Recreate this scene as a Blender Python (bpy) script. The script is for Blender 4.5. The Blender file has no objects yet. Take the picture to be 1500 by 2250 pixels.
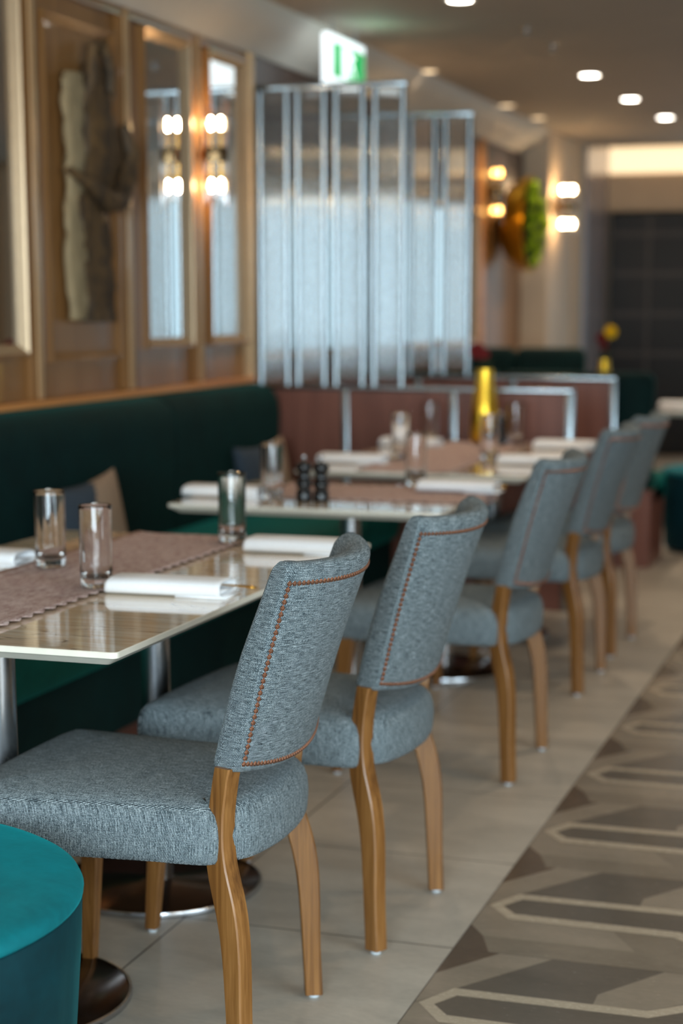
import bpy, bmesh, math, random
from mathutils import Vector, Matrix
random.seed(7)
PI = math.pi
S = bpy.context.scene
COL = S.collection

# ------------------------------------------------------------------ camera
F = 3900.0; PITCH = math.atan(685/F); YAW = math.atan(1290/(F/math.cos(PITCH)))
cam_d = bpy.data.cameras.new('camera'); cam = bpy.data.objects.new('camera', cam_d); COL.objects.link(cam)
cam.location = (0, 0, 1.35)
cam.rotation_euler = (PI/2-PITCH, 0, YAW)
cam_d.sensor_fit = 'VERTICAL'; cam_d.sensor_height = 36; cam_d.sensor_width = 24
cam_d.lens = F/2250*36
cam_d.shift_y = 225/2250
cam_d.clip_start = .05; cam_d.clip_end = 100
cam_d.dof.use_dof = True; cam_d.dof.focus_distance = 2.93; cam_d.dof.aperture_fstop = 2.5
S.camera = cam
# ------------------------------------------------------------------ view, world, daylight
S.view_settings.view_transform = 'Standard'; S.view_settings.look = 'None'
S.view_settings.gamma = 1; S.view_settings.use_curve_mapping = False
S.view_settings.exposure = 0.0
S.cycles.use_denoising = True
S.cycles.max_bounces = 10; S.cycles.transmission_bounces = 10; S.cycles.glossy_bounces = 6
S.cycles.caustics_reflective = False; S.cycles.caustics_refractive = False
S.cycles.sample_clamp_indirect = 6
W = bpy.data.worlds.new('world'); S.world = W; W.use_nodes = True
W.node_tree.nodes['Background'].inputs[0].default_value = (.62, .78, 1, 1)
W.node_tree.nodes['Background'].inputs[1].default_value = .12

def light(kind, loc, energy, color, size=.1, size_y=None, rot=(0,0,0), **kw):
    d = bpy.data.lights.new('light', kind); o = bpy.data.objects.new('light', d); COL.objects.link(o)
    o.location = loc; o.rotation_euler = rot; d.energy = energy; d.color = color
    if kind == 'AREA':
        d.size = size
        if size_y: d.shape = 'RECTANGLE'; d.size_y = size_y
    elif kind == 'SPOT':
        d.spot_size = kw.get('spot', 1.6); d.spot_blend = .7; d.shadow_soft_size = size
    else: d.shadow_soft_size = size
    return o
DAY = (.70, .88, 1.0)
WARM = (1.0, .64, .32)
# window bays behind the camera and on the right-hand side (daylight coming through them)
light('AREA', (.3, -2.85, 1.55), 460, DAY, 3.8, 1.8, (PI/2, 0, 0))
light('AREA', (2.9, .6, 1.5), 170, DAY, 3.6, 1.9, (PI/2, 0, PI/2))
light('AREA', (2.9, 10.5, 1.5), 10, DAY, 4.0, 1.8, (PI/2, 0, PI/2))

# ------------------------------------------------------------------ helpers
def srgb(r, g, b):
    f = lambda c: (c/255/12.92) if c/255 <= .04045 else ((c/255+.055)/1.055)**2.4
    return (f(r), f(g), f(b), 1)

class NT:
    def __init__(s, name):
        s.m = bpy.data.materials.new(name); s.m.use_nodes = True; s.t = s.m.node_tree
        s.b = s.t.nodes['Principled BSDF']
    def n(s, typ, **kw):
        x = s.t.nodes.new(typ)
        for k, v in kw.items(): setattr(x, k, v)
        return x
    def l(s, a, b): s.t.links.new(a, b)
    def coord(s, scale=(1,1,1), rot=(0,0,0), kind='Object'):
        tc = s.n('ShaderNodeTexCoord'); mp = s.n('ShaderNodeMapping')
        mp.inputs['Scale'].default_value = scale; mp.inputs['Rotation'].default_value = rot
        s.l(tc.outputs[kind], mp.inputs[0]); return mp.outputs[0]
    def noise(s, vec, scale, detail=4, rough=.55, dist=0):
        x = s.n('ShaderNodeTexNoise'); x.inputs['Scale'].default_value = scale; x.inputs['Detail'].default_value = detail
        x.inputs['Roughness'].default_value = rough; x.inputs['Distortion'].default_value = dist
        s.l(vec, x.inputs['Vector']); return x.outputs['Fac']
    def ramp(s, fac, stops):
        r = s.n('ShaderNodeValToRGB'); e = r.color_ramp.elements
        while len(e) < len(stops): e.new(.5)
        for i, (p, c) in enumerate(stops): e[i].position = p; e[i].color = c
        s.l(fac, r.inputs[0]); return r.outputs[0]
    def math(s, op, a, b=None, c=None):
        x = s.n('ShaderNodeMath', operation=op)
        for i, v in enumerate((a, b, c)):
            if v is None: continue
            if isinstance(v, (int, float)): x.inputs[i].default_value = v
            else: s.l(v, x.inputs[i])
        return x.outputs[0]
    def mix(s, fac, a, b, blend='MIX'):
        x = s.n('ShaderNodeMix', data_type='RGBA', blend_type=blend)
        for sock, v in ((x.inputs['Factor'], fac), (x.inputs[6], a), (x.inputs[7], b)):
            if isinstance(v, (int, float, tuple)): sock.default_value = v
            else: s.l(v, sock)
        return x.outputs[2]
    def bump(s, h, strength=.3, dist=.002):
        b = s.n('ShaderNodeBump'); b.inputs['Strength'].default_value = strength; b.inputs['Distance'].default_value = dist
        s.l(h, b.inputs['Height']); s.l(b.outputs[0], s.b.inputs['Normal'])
    def set(s, **kw):
        for k, v in kw.items():
            k = k.replace('_', ' ')
            if isinstance(v, (int, float, tuple)): s.b.inputs[k].default_value = v
            else: s.l(v, s.b.inputs[k])
        return s.m

def plain(name, col, rough=.5, metal=0, vary=.06, scale=12, **kw):
    t = NT(name); v = t.coord(); n = t.noise(v, scale, 3)
    lo = tuple(c*(1-vary) for c in col[:3])+(1,); hi = tuple(min(1, c*(1+vary)) for c in col[:3])+(1,)
    return t.set(Base_Color=t.ramp(n, [(.3, lo), (.7, hi)]), Roughness=rough, Metallic=metal, **kw)

def mat_fabric(name='tweed_fabric', uv=False):
    t = NT(name); tc = t.n('ShaderNodeTexCoord'); sp = t.n('ShaderNodeSeparateXYZ'); t.l(tc.outputs['Object'], sp.inputs[0])
    x, y, z = sp.outputs
    geo = t.n('ShaderNodeTexCoord'); ns = t.n('ShaderNodeSeparateXYZ'); t.l(geo.outputs['Normal'], ns.inputs[0])
    nz = t.math('ABSOLUTE', ns.outputs[2])
    flat = t.math('GREATER_THAN', nz, .72)
    h = t.math('ADD', x, y)
    def pat(a, b):
        # basket weave threads
        sa = t.math('SINE', t.math('MULTIPLY', t.math('ADD', a, t.math('MULTIPLY', b, .5)), 2100))
        sb = t.math('SINE', t.math('MULTIPLY', b, 1800))
        return t.math('MULTIPLY', sa, sb), a, b
    def comb(a, b):
        c = t.n('ShaderNodeCombineXYZ'); t.l(a, c.inputs[0]); t.l(b, c.inputs[1]); return c.outputs[0]
    U = t.math('ADD', t.math('MULTIPLY', flat, y), t.math('MULTIPLY', t.math('SUBTRACT', 1, flat), h))
    V = t.math('ADD', t.math('MULTIPLY', flat, x), t.math('MULTIPLY', t.math('SUBTRACT', 1, flat), z))
    if uv:
        su = t.n('ShaderNodeSeparateXYZ'); t.l(tc.outputs['UV'], su.inputs[0]); U, V = su.outputs[0], su.outputs[1]
    w, _, _ = pat(U, V)
    vec = comb(U, V) if uv else comb(V, U)
    def sl(su, sv):
        mp = t.n('ShaderNodeMapping'); mp.inputs['Scale'].default_value = (su, sv, 1); t.l(vec, mp.inputs[0]); return mp.outputs[0]
    n1 = t.noise(sl(34, 700), 1, 3, .7)       # horizontal slubs
    n2 = t.noise(sl(420, 90), 1, 2, .6)
    n3 = t.noise(sl(650, 650), 1, 2, .6)
    f = t.math('ADD', t.math('MULTIPLY', w, .25), t.math('ADD', t.math('MULTIPLY', n1, .80), t.math('ADD', t.math('MULTIPLY', n2, .3), t.math('MULTIPLY', n3, .75))))
    f = t.math('SUBTRACT', f, .42)
    col = t.ramp(f, [(.29, srgb(10, 15, 18)), (.44, srgb(46, 58, 64)), (.58, srgb(98, 113, 119)), (.76, srgb(204, 214, 216))])
    t.bump(f, .5, .0016)
    return t.set(Base_Color=col, Roughness=.92, Specular_IOR_Level=.15, Sheen_Weight=.05)

def mat_wood(name, c1, c2, c3, rough=.42, scale=1, axis='z', coat=0):
    t = NT(name); sc = {'z': (60, 60, 2.2), 'x': (2.2, 60, 60), 'y': (60, 2.2, 60)}[axis]
    v = t.coord(tuple(s*scale for s in sc)); n = t.noise(v, 1, 5, .65, .6)
    v2 = t.coord(tuple(s*scale*.2 for s in sc)); n2 = t.noise(v2, 1, 3, .5, 1.2)
    v3 = t.coord(tuple(s*scale*4 for s in sc)); n3 = t.noise(v3, 1, 2, .5)
    f = t.math('ADD', t.math('MULTIPLY', n, .5), t.math('ADD', t.math('MULTIPLY', n2, .35), t.math('MULTIPLY', n3, .2)))
    col = t.ramp(f, [(.36, c1), (.52, c2), (.7, c3)])
    t.bump(f, .15, .0008)
    return t.set(Base_Color=col, Roughness=rough, Coat_Weight=coat)

def mat_velvet(name, base, sheen, rough=.75, sw=.6):
    t = NT(name); v = t.coord((1, 1, 1)); n = t.noise(v, 7, 4, .6, .5); n2 = t.noise(v, 60, 3)
    f = t.math('ADD', t.math('MULTIPLY', n, .8), t.math('MULTIPLY', n2, .2))
    lo = tuple(c*.65 for c in base[:3])+(1,); hi = tuple(c*1.35 for c in base[:3])+(1,)
    t.bump(n2, .12, .002)
    return t.set(Base_Color=t.ramp(f, [(.3, lo), (.7, hi)]), Roughness=rough, Sheen_Weight=sw, Sheen_Roughness=.35,
                 Sheen_Tint=sheen, Specular_IOR_Level=.2)

def mat_stone_top():
    t = NT('polished_veined_stone'); v = t.coord((1.2, 9, 1), (0, 0, .5)); n = t.noise(v, 1.6, 7, .62, 1.2)
    v2 = t.coord((1, 6, 1), (0, 0, .6)); n2 = t.noise(v2, 2.2, 3, .5, .6)
    vein = t.math('ABSOLUTE', t.math('SUBTRACT', n2, .5))
    col = t.ramp(n, [(.28, srgb(196, 166, 130)), (.45, srgb(220, 198, 168)), (.6, srgb(234, 220, 198)), (.78, srgb(204, 174, 140))])
    vc = t.ramp(vein, [(0, (1, 1, 1, 1)), (.012, (0, 0, 0, 1))])
    col = t.mix(t.math('MULTIPLY', vc, .75), col, srgb(92, 62, 40))
    return t.set(Base_Color=col, Roughness=.035, Specular_IOR_Level=.6, Coat_Weight=.6, Coat_Roughness=.02)

def mat_runner():
    t = NT('mottled_runner_cloth'); v = t.coord(); n = t.noise(v, 420, 3, .8); n2 = t.noise(t.coord((1, .25, 1)), 130, 4, .7)
    f = t.math('ADD', t.math('MULTIPLY', n, .6), t.math('MULTIPLY', n2, .4))
    t.bump(f, .8, .002)
    return t.set(Base_Color=t.ramp(f, [(.38, srgb(140, 104, 98)), (.5, srgb(190, 164, 158)), (.62, srgb(236, 222, 216))]), Roughness=.95, Specular_IOR_Level=.1)

def mat_tile(name, col, vary=.09, rough=.38, joints=False):
    t = NT(name); v = t.coord((1, 2.4, 1)); n = t.noise(v, 3.5, 7, .65, .5); n2 = t.noise(t.coord((1, 3, 1)), 40, 5, .7)
    f = t.math('ADD', t.math('MULTIPLY', n, .6), t.math('MULTIPLY', n2, .4))
    lo = tuple(c*(1-vary*2.4) for c in col[:3])+(1,); hi = tuple(min(1, c*(1+vary*2)) for c in col[:3])+(1,)
    c = t.ramp(f, [(.32, lo), (.68, hi)])
    if joints:
        tc = t.n('ShaderNodeTexCoord'); sp = t.n('ShaderNodeSeparateXYZ'); t.l(tc.outputs['Object'], sp.inputs[0])
        def line(s, off, per):
            fr = t.math('FRACT', t.math('DIVIDE', t.math('ADD', s, off), per))
            d = t.math('ABSOLUTE', t.math('SUBTRACT', fr, .5))
            return t.math('LESS_THAN', t.math('MULTIPLY', d, per), .0022)
        lx = line(sp.outputs[0], .885+.309+6.18, .618); ly = line(sp.outputs[1], -3.486+.3+12, .6)
        j = t.math('MAXIMUM', lx, ly)
        c = t.mix(j, c, srgb(70, 64, 58))
    t.bump(n2, .12, .001)
    return t.set(Base_Color=c, Roughness=t.math('ADD', t.math('MULTIPLY', n2, .2), rough-.10), Specular_IOR_Level=.45)

def emis(name, col, strength, base=(.8, .8, .8, 1)):
    t = NT(name); return t.set(Base_Color=base, Emission_Color=col, Emission_Strength=strength, Roughness=.4)
def glassm(name, rough=0.0, col=(1, 1, 1, 1), ior=1.46):
    t = NT(name); n = t.noise(t.coord(), 30, 2)
    return t.set(Base_Color=col, Roughness=rough if rough else t.math('MULTIPLY', n, .004), Transmission_Weight=1, IOR=ior)

M = {}
M['fabric'] = mat_fabric(); M['fabric_back'] = mat_fabric('tweed_fabric_backrest', True)
M['oak'] = mat_wood('oiled_oak', srgb(72, 42, 18), srgb(122, 80, 38), srgb(154, 108, 60), .32)
M['nail'] = plain('copper_nail', srgb(148, 104, 82), .34, .8, .2, 300)
M['glide'] = plain('pale_plastic', srgb(205, 215, 222), .4)
M['stone'] = mat_stone_top()
M['stone_edge'] = plain('cream_table_edge', srgb(226, 218, 202), .25, 0, .05, 20)
M['steel'] = plain('brushed_steel', srgb(190, 192, 196), .22, 1, .05, 40)
M['chrome'] = plain('satin_chrome', srgb(148, 156, 160), .26, 1, .03, 30)
M['bronze'] = plain('dark_bronze_plate', srgb(78, 56, 42), .18, .85, .15, 12)
M['glass'] = glassm('clear_glass')
M['reeded'] = glassm('reeded_glass', .03, (.93, .98, 1, 1))
M['linen'] = plain('white_linen', srgb(242, 242, 243), .85, 0, .03, 200)
M['runner'] = mat_runner()
M['velvet'] = mat_velvet('dark_green_velvet', srgb(0, 27, 26), (.0, .42, .36, 1), .85, .12)
M['velvet_seat'] = mat_velvet('green_velvet_seat', srgb(3, 66, 54), (.0, .6, .5, 1), .8, .25)
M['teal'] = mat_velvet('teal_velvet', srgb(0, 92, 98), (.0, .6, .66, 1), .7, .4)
M['teal_side'] = mat_velvet('shaded_teal_velvet', srgb(0, 40, 46), (.0, .6, .66, 1), .7, .15)  # same velvet as the top; the side's shade is painted in as darker teal
M['plinth'] = mat_wood('red_brown_plinth', srgb(58, 30, 22), srgb(84, 44, 34), srgb(104, 58, 44), .4, .6, 'y')
M['redwood'] = mat_wood('red_brown_veneer', srgb(92, 52, 40), srgb(118, 72, 58), srgb(138, 88, 72), .36, .7, 'z')
M['panel'] = mat_wood('golden_brown_panel', srgb(112, 76, 42), srgb(138, 96, 54), srgb(156, 112, 68), .3, .25, 'z', .25)
M['trimpale'] = plain('champagne_trim', srgb(196, 166, 126), .38, .1, .05, 20)
M['ledge'] = mat_wood('orange_brown_ledge', srgb(176, 108, 50), srgb(206, 138, 74), srgb(226, 160, 96), .3, .5, 'y')
M['mirror'] = plain('mirror', srgb(232, 234, 234), .015, 1, .01, 5)
M['silverframe'] = plain('champagne_lacquer_frame', srgb(186, 160, 128), .28, .55, .04, 20)
M['ceiling'] = plain('ceiling_paint', srgb(170, 160, 148), .75, 0, .03, 4)
M['cornice'] = plain('cornice_paint', srgb(186, 180, 170), .6, 0, .03, 4)
M['wallbeige'] = plain('beige_paint', srgb(190, 168, 140), .6, 0, .04, 4)
M['column'] = plain('column_stone_paint', srgb(198, 178, 152), .5, 0, .06, 3)
M['lavender'] = plain('pearl_grey_lacquer', srgb(168, 162, 168), .22, .3, .04, 3)
M['brass'] = plain('brass', srgb(214, 160, 72), .2, 1, .1, 40)
M['darkband'] = plain('aged_bronze_band', srgb(120, 96, 66), .22, .9, .1, 30)
M['bulb'] = emis('bulb_glow', (1, .66, .34, 1), 230)
M['bulb_dim'] = emis('amber_bulb_glow', (1, .5, .12, 1), 22)
M['downlight_on'] = emis('downlight_glow', (1, .93, .82, 1), 22)
M['downlight_dim'] = emis('downlight_dim_glow', (1, .72, .42, 1), 2.2)
M['cove'] = emis('cove_glow', (1, .72, .40, 1), 1.15)
M['day'] = emis('daylit_window_glass', (.52, .80, .96, 1), 1.25)
M['blackmatt'] = plain('dark_smoked_panel', srgb(14, 12, 11), .55)
M['upperwood'] = mat_wood('dark_upper_panel', srgb(50, 34, 28), srgb(66, 46, 38), srgb(80, 58, 46), .4, .3)
M['black'] = plain('black_lacquer', srgb(14, 14, 15), .14, 0, .1, 20)
M['dark'] = plain('near_black_wood', srgb(20, 16, 14), .6, 0, .2, 6)
M['darkline'] = plain('dark_metal_bar', srgb(70, 62, 58), .5, .2, .1, 20)
M['cushion_beige'] = plain('beige_cushion_cloth', srgb(156, 132, 110), .9, 0, .14, 90)
M['cushion_blue'] = plain('slate_cushion_cloth', srgb(50, 62, 74), .9, 0, .14, 90)
M['signwhite'] = emis('sign_white', (.86, .97, 1, 1), 1.3)
M['signgreen'] = emis('sign_green', (.02, .45, .12, 1), .9, srgb(10, 140, 60))
M['gold'] = plain('hammered_gold', srgb(240, 190, 64), .3, 1, .2, 60)
M['moss'] = plain('moss_green', srgb(142, 166, 10), .9, 0, .5, 60)
M['leafdark'] = plain('dark_leaf', srgb(26, 44, 18), .8, 0, .4, 40)
M['redflower'] = plain('dark_red_petals', srgb(120, 22, 20), .8, 0, .3, 80)
M['yellowflower'] = plain('yellow_petals', srgb(236, 190, 10), .8, 0, .2, 80)
M['barkpale'] = mat_wood('pale_driftwood', srgb(96, 80, 54), srgb(142, 124, 92), srgb(170, 152, 118), .8, .35)
M['barkdark'] = mat_wood('dark_driftwood', srgb(26, 20, 16), srgb(66, 50, 32), srgb(124, 92, 50), .7, .35)
M['t_light'] = mat_tile('pale_stone_tile', srgb(182, 172, 158), .10, .42, True)
M['t_base'] = mat_tile('taupe_tile', srgb(130, 117, 101), .08, .24, True)
M['t_dark'] = mat_tile('dark_taupe_tile', srgb(102, 92, 81), .08, .24)
M['t_mid'] = mat_tile('mid_taupe_tile', srgb(144, 130, 113), .08, .24)
M['t_line'] = mat_tile('cream_tile_band', srgb(180, 164, 142), .05, .26)
M['t_brown'] = mat_tile('brown_tile', srgb(96, 80, 66), .08, .24)

# ---- mesh builders
def obj(name, bm, mats, parent=None, smooth=False, loc=None, **props):
    me = bpy.data.meshes.new(name)
    bmesh.ops.recalc_face_normals(bm, faces=bm.faces); bm.to_mesh(me); bm.free()
    o = bpy.data.objects.new(name, me); COL.objects.link(o)
    for m in (mats if isinstance(mats, (list, tuple)) else [mats]): me.materials.append(m)
    if smooth:
        for p in me.polygons: p.use_smooth = True
        if smooth != 'all' : me.set_sharp_from_angle(angle=math.radians(38))
    if parent is not None: o.parent = parent
    if loc is not None: o.location = loc
    for k, v in props.items(): o[k] = v
    return o
def thing(name, label, cat, loc=(0,0,0), rz=0, group=None):
    o = bpy.data.objects.new(name, None); COL.objects.link(o); o.empty_display_size = .05
    o.location = loc; o.rotation_euler = (0, 0, rz); o['label'] = label; o['category'] = cat
    if group: o['group'] = group
    return o
def tag(o, label, cat, group=None):
    o['label'] = label; o['category'] = cat
    if group: o['group'] = group
    return o
def dup(root, loc, rz=None, label=None, group=None):
    def cp(o, par):
        c = o.copy(); COL.objects.link(c)
        if par is not None: c.parent = par
        for ch in o.children: cp(ch, c)
        return c
    r = cp(root, None); r.location = loc
    if rz is not None: r.rotation_euler = (0, 0, rz)
    if label: r['label'] = label
    if group: r['group'] = group
    return r
def B(): return bmesh.new()
def box(bm, x0, x1, y0, y1, z0, z1, bev=0, mi=0, seg=2):
    r = bmesh.ops.create_cube(bm, size=1); vs = r['verts']
    for v in vs: v.co = Vector(((x0+x1)/2+v.co.x*(x1-x0), (y0+y1)/2+v.co.y*(y1-y0), (z0+z1)/2+v.co.z*(z1-z0)))
    fs = list({f for v in vs for f in v.link_faces})
    for f in fs: f.material_index = mi
    if bev:
        es = list({e for v in vs for e in v.link_edges})
        bmesh.ops.bevel(bm, geom=es, offset=bev, segments=seg, affect='EDGES', profile=.5)
    return bm
def lathe(bm, prof, n=32, cx=0, cy=0, cz=0, mi=0, close=True, wob=None):
    rings = []
    for k, (r, z) in enumerate(prof):
        if r < 1e-6: rings.append([bm.verts.new((cx, cy, cz+z))])
        else: rings.append([bm.verts.new((cx+(r*(wob(2*PI*i/n, k) if wob else 1))*math.cos(2*PI*i/n), cy+(r*(wob(2*PI*i/n, k) if wob else 1))*math.sin(2*PI*i/n), cz+z)) for i in range(n)])
    for a, b in zip(rings, rings[1:]):
        for i in range(n):
            j = (i+1) % n
            if len(a) == 1 and len(b) == 1: continue
            if len(a) == 1: f = bm.faces.new((a[0], b[i], b[j]))
            elif len(b) == 1: f = bm.faces.new((a[i], b[0], a[j]))
            else: f = bm.faces.new((a[i], b[i], b[j], a[j]))
            f.material_index = mi
    return rings
def rings_uv(bm, rings):
    vr = [[bm.verts.new(p) for p in r] for r in rings]; lay = bm.loops.layers.uv.new('uv'); n = len(rings[0])
    mid = rings[len(rings)//2]; U = [0]
    for i in range(n): U.append(U[-1]+(Vector(mid[(i+1) % n])-Vector(mid[i])).length)
    V = [0]
    for a, b in zip(rings, rings[1:]): V.append(V[-1]+(Vector(b[n//8])-Vector(a[n//8])).length)
    for k, (a, b) in enumerate(zip(vr, vr[1:])):
        for i in range(n):
            f = bm.faces.new((a[i], a[(i+1) % n], b[(i+1) % n], b[i]))
            for lp, uv in zip(f.loops, ((U[i], V[k]), (U[i+1], V[k]), (U[i+1], V[k+1]), (U[i], V[k+1]))): lp[lay].uv = uv
    for c in (vr[0], vr[-1]):      # caps of a crescent: rear arc 0..26 against front arc 34..58
        fs = [bm.faces.new((c[i], c[i+1], c[58-i], c[59-i])) for i in range(1, 25)]
        fs += [bm.faces.new([c[25]]+c[26:35]), bm.faces.new([c[0], c[1]]+c[58:66])]
        for f in fs:
            for lp in f.loops: lp[lay].uv = (lp.vert.co.y, lp.vert.co.x)
def rings_mesh(bm, rings, cap=True, mi=0):
    vr = [[bm.verts.new(p) for p in r] for r in rings]
    for a, b in zip(vr, vr[1:]):
        n = len(a)
        for i in range(n):
            f = bm.faces.new((a[i], a[(i+1) % n], b[(i+1) % n], b[i])); f.material_index = mi
    if cap:
        bm.faces.new(vr[0]); bm.faces.new(vr[-1])
    return vr
def tube(bm, pts, rad, n=8, mi=0):
    pts = [Vector(p) for p in pts]; R = []
    for i, p in enumerate(pts):
        d = (pts[min(i+1, len(pts)-1)]-pts[max(i-1, 0)]).normalized()
        a = d.orthogonal().normalized() if i == 0 else (R_prev - R_prev.dot(d)*d).normalized()
        R_prev = a; b = d.cross(a); r = rad[i] if isinstance(rad, (list, tuple)) else rad
        R.append([p+a*r*math.cos(2*PI*k/n)+b*r*math.sin(2*PI*k/n) for k in range(n)])
    rings_mesh(bm, R, True, mi)
def prism(bm, outline, z0, z1, mi=0):
    rings_mesh(bm, [[(x, y, z0) for x, y in outline], [(x, y, z1) for x, y in outline]], True, mi)
def interp(tab, z):
    if z <= tab[0][0]: return tab[0][1]
    for (a, va), (b, vb) in zip(tab, tab[1:]):
        if z <= b:
            t = (z-a)/(b-a); t2 = t*t*(3-2*t)*.5+t*.5
            return va+(vb-va)*t2
    return tab[-1][1]
def rrect(x0, x1, y0, y1, r, n=5):
    o = []
    for cx, cy, a0 in ((x1-r, y1-r, 0), (x0+r, y1-r, PI/2), (x0+r, y0+r, PI), (x1-r, y0+r, 1.5*PI)):
        for k in range(n+1):
            a = a0+PI/2*k/n; o.append((cx+r*math.cos(a), cy+r*math.sin(a)))
    return o
def struct(name, bm, m, smooth=False, parent=None):
    o = obj(name, bm, m, parent, smooth)
    if parent is None: o['kind'] = 'structure'
    return o

# ================================================================== SETTING
WX = -2.95                      # left wall face
bm = B()
v = [bm.verts.new(p) for p in ((WX-.3, -3.2, 0), (-.885, -3.2, 0), (-.885, 16.3, 0), (WX-.3, 16.3, 0))]
bm.faces.new(v).material_index = 0
v = [bm.verts.new(p) for p in ((-.885, -3.2, 0), (3.2, -3.2, 0), (3.2, 16.3, 0), (-.885, 16.3, 0))]
bm.faces.new(v).material_index = 1
def poly(pts, mi, z):
    bm.faces.new([bm.verts.new((x, y, z)) for x, y in pts]).material_index = mi
T_IN = lambda ox, oy, s: (lambda pts: [(ox+x*s, oy+y) for x, y in pts])
for c in range(0, 5):
    s = 1 if c % 2 == 0 else -1
    ox = -.885+c*.618 if s == 1 else -.885+(c+1)*.618
    W6 = .618
    for r in range(-9, 22):
        oy = 3.178+r*.6026
        t = T_IN(ox, oy, s)
        def P(pts, mi, k):
            poly(t(pts), mi, .0003*k)
        P([(0, -.14), (.040, -.2), (.37, -.2), (.304, -.09), (.07, -.085), (.008, 0), (0, 0)], 3, 1)
        P([(0, -.14), (.04, -.2), (.075, -.294), (0, -.294)], 5, 1)
        P([(0, .16), (.10, .308), (0, .308)], 5, 1)
        P([(0, .0), (.06, .09), (.212, .308), (.10, .308), (0, .16)], 3, 1)
        P([(.062, .094), (.335, .094), (.335, .147), (.444, .308), (.212, .308)], 2, 1)
        P([(.335, .094), (.441, .094), (W6, .26), (W6, .308), (.444, .308), (.335, .147)], 3, 1)
        P([(.04, 0), (.072, .055), (.44, .06), (W6, .2), (W6, -.19), (.445, -.05), (.077, -.045)], 2, 1)
        # cream outline band
        P([(.008, 0), (.057, .092), (.072, .056), (.04, 0)], 4, 2)
        P([(.057, .092), (.441, .094), (.448, .060), (.072, .056)], 4, 2)
        P([(.441, .094), (W6, .235), (W6, .195), (.448, .060)], 4, 2)
        P([(.008, 0), (.04, 0), (.077, -.045), (.070, -.083)], 4, 2)
        P([(.07, -.083), (.077, -.045), (.445, -.05), (.435, -.088)], 4, 2)
        P([(.435, -.088), (.445, -.05), (W6, -.185), (W6, -.225)], 4, 2)
struct('floor', bm, [M['t_light'], M['t_base'], M['t_dark'], M['t_mid'], M['t_line'], M['t_brown']])

bm = B(); box(bm, WX-.3, 3.2, -3.2, 15.0, 2.62, 2.74); box(bm, WX-.3, 3.2, 15.0, 16.4, 2.9, 3.0); box(bm, WX-.3, 3.2, 14.96, 15.0, 2.62, 2.95)
struct('ceiling', bm, M['ceiling'])
bm = B()
prism_pts = [(WX-.02, 2.44), (WX+.03, 2.44), (WX+.05, 2.47), (WX+.13, 2.52), (WX+.20, 2.60), (WX+.21, 2.63), (WX-.02, 2.63)]
rings_mesh(bm, [[(x, y, z) for x, z in prism_pts] for y in (-3.2, 13.4)])
struct('trim_1', bm, M['cornice'], True)
bm = B(); box(bm, WX-.15, WX, -3.2, 16.3, 0, 2.64)
struct('wall_left', bm, M['panel'])
bm = B(); box(bm, 3.0, 3.15, -3.2, 16.3, 0, 2.95); struct('wall_right', bm, M['wallbeige'])
bm = B(); box(bm, WX-.15, 3.1, -3.2, -3.05, 0, 2.7); struct('wall_back', bm, M['wallbeige'])
bm = B(); box(bm, WX-.15, 3.15, 16.25, 16.4, 0, 3.0); struct('wall_far', bm, M['wallbeige'])
# soffit band and pillars at the far end
bm = B(); box(bm, -2.95, -1.96, 15.9, 16.24, 2.14, 2.44, .01); struct('trim_2', bm, M['wallbeige'])
bm = B(); box(bm, -2.95, -1.5, 16.0, 16.05, 2.47, 2.69); o = obj('cove_light', bm, M['cove']); tag(o, 'long warm glowing cove strip above the dark cabinet at the far end', 'light')
light('AREA', (-.6, 15.6, 2.75), 16, WARM, 4, .2, (PI, 0, 0))
bm = B(); box(bm, -2.95, -2.735, 13.4, 14.36, 0, 2.62, .01); o = struct('wall_column', bm, M['column'])
bm = B(); box(bm, -2.95, -2.72, 14.36, 14.72, 0, 2.62); struct('wall_recess', bm, M['wallbeige'])
bm = B(); box(bm, -2.95, -2.72, 14.85, 15.95, 0, 2.95, .03); struct('wall_pilaster', bm, M['lavender'])
# far window (beyond the right edge of the photo; seen in the mirrors)
bm = B(); box(bm, -1.92, 1.9, 16.18, 16.2, .55, 2.32); wpane = struct('window_1', bm, M['day'])
bm = B()
for i in range(9):
    x = -1.95+i*.48; box(bm, x-.03, x+.03, 16.08, 16.2, .5, 2.36)
box(bm, -1.98, 1.95, 16.08, 16.2, .48, .56)
obj('window_frame', bm, M['cornice'], wpane)

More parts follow.
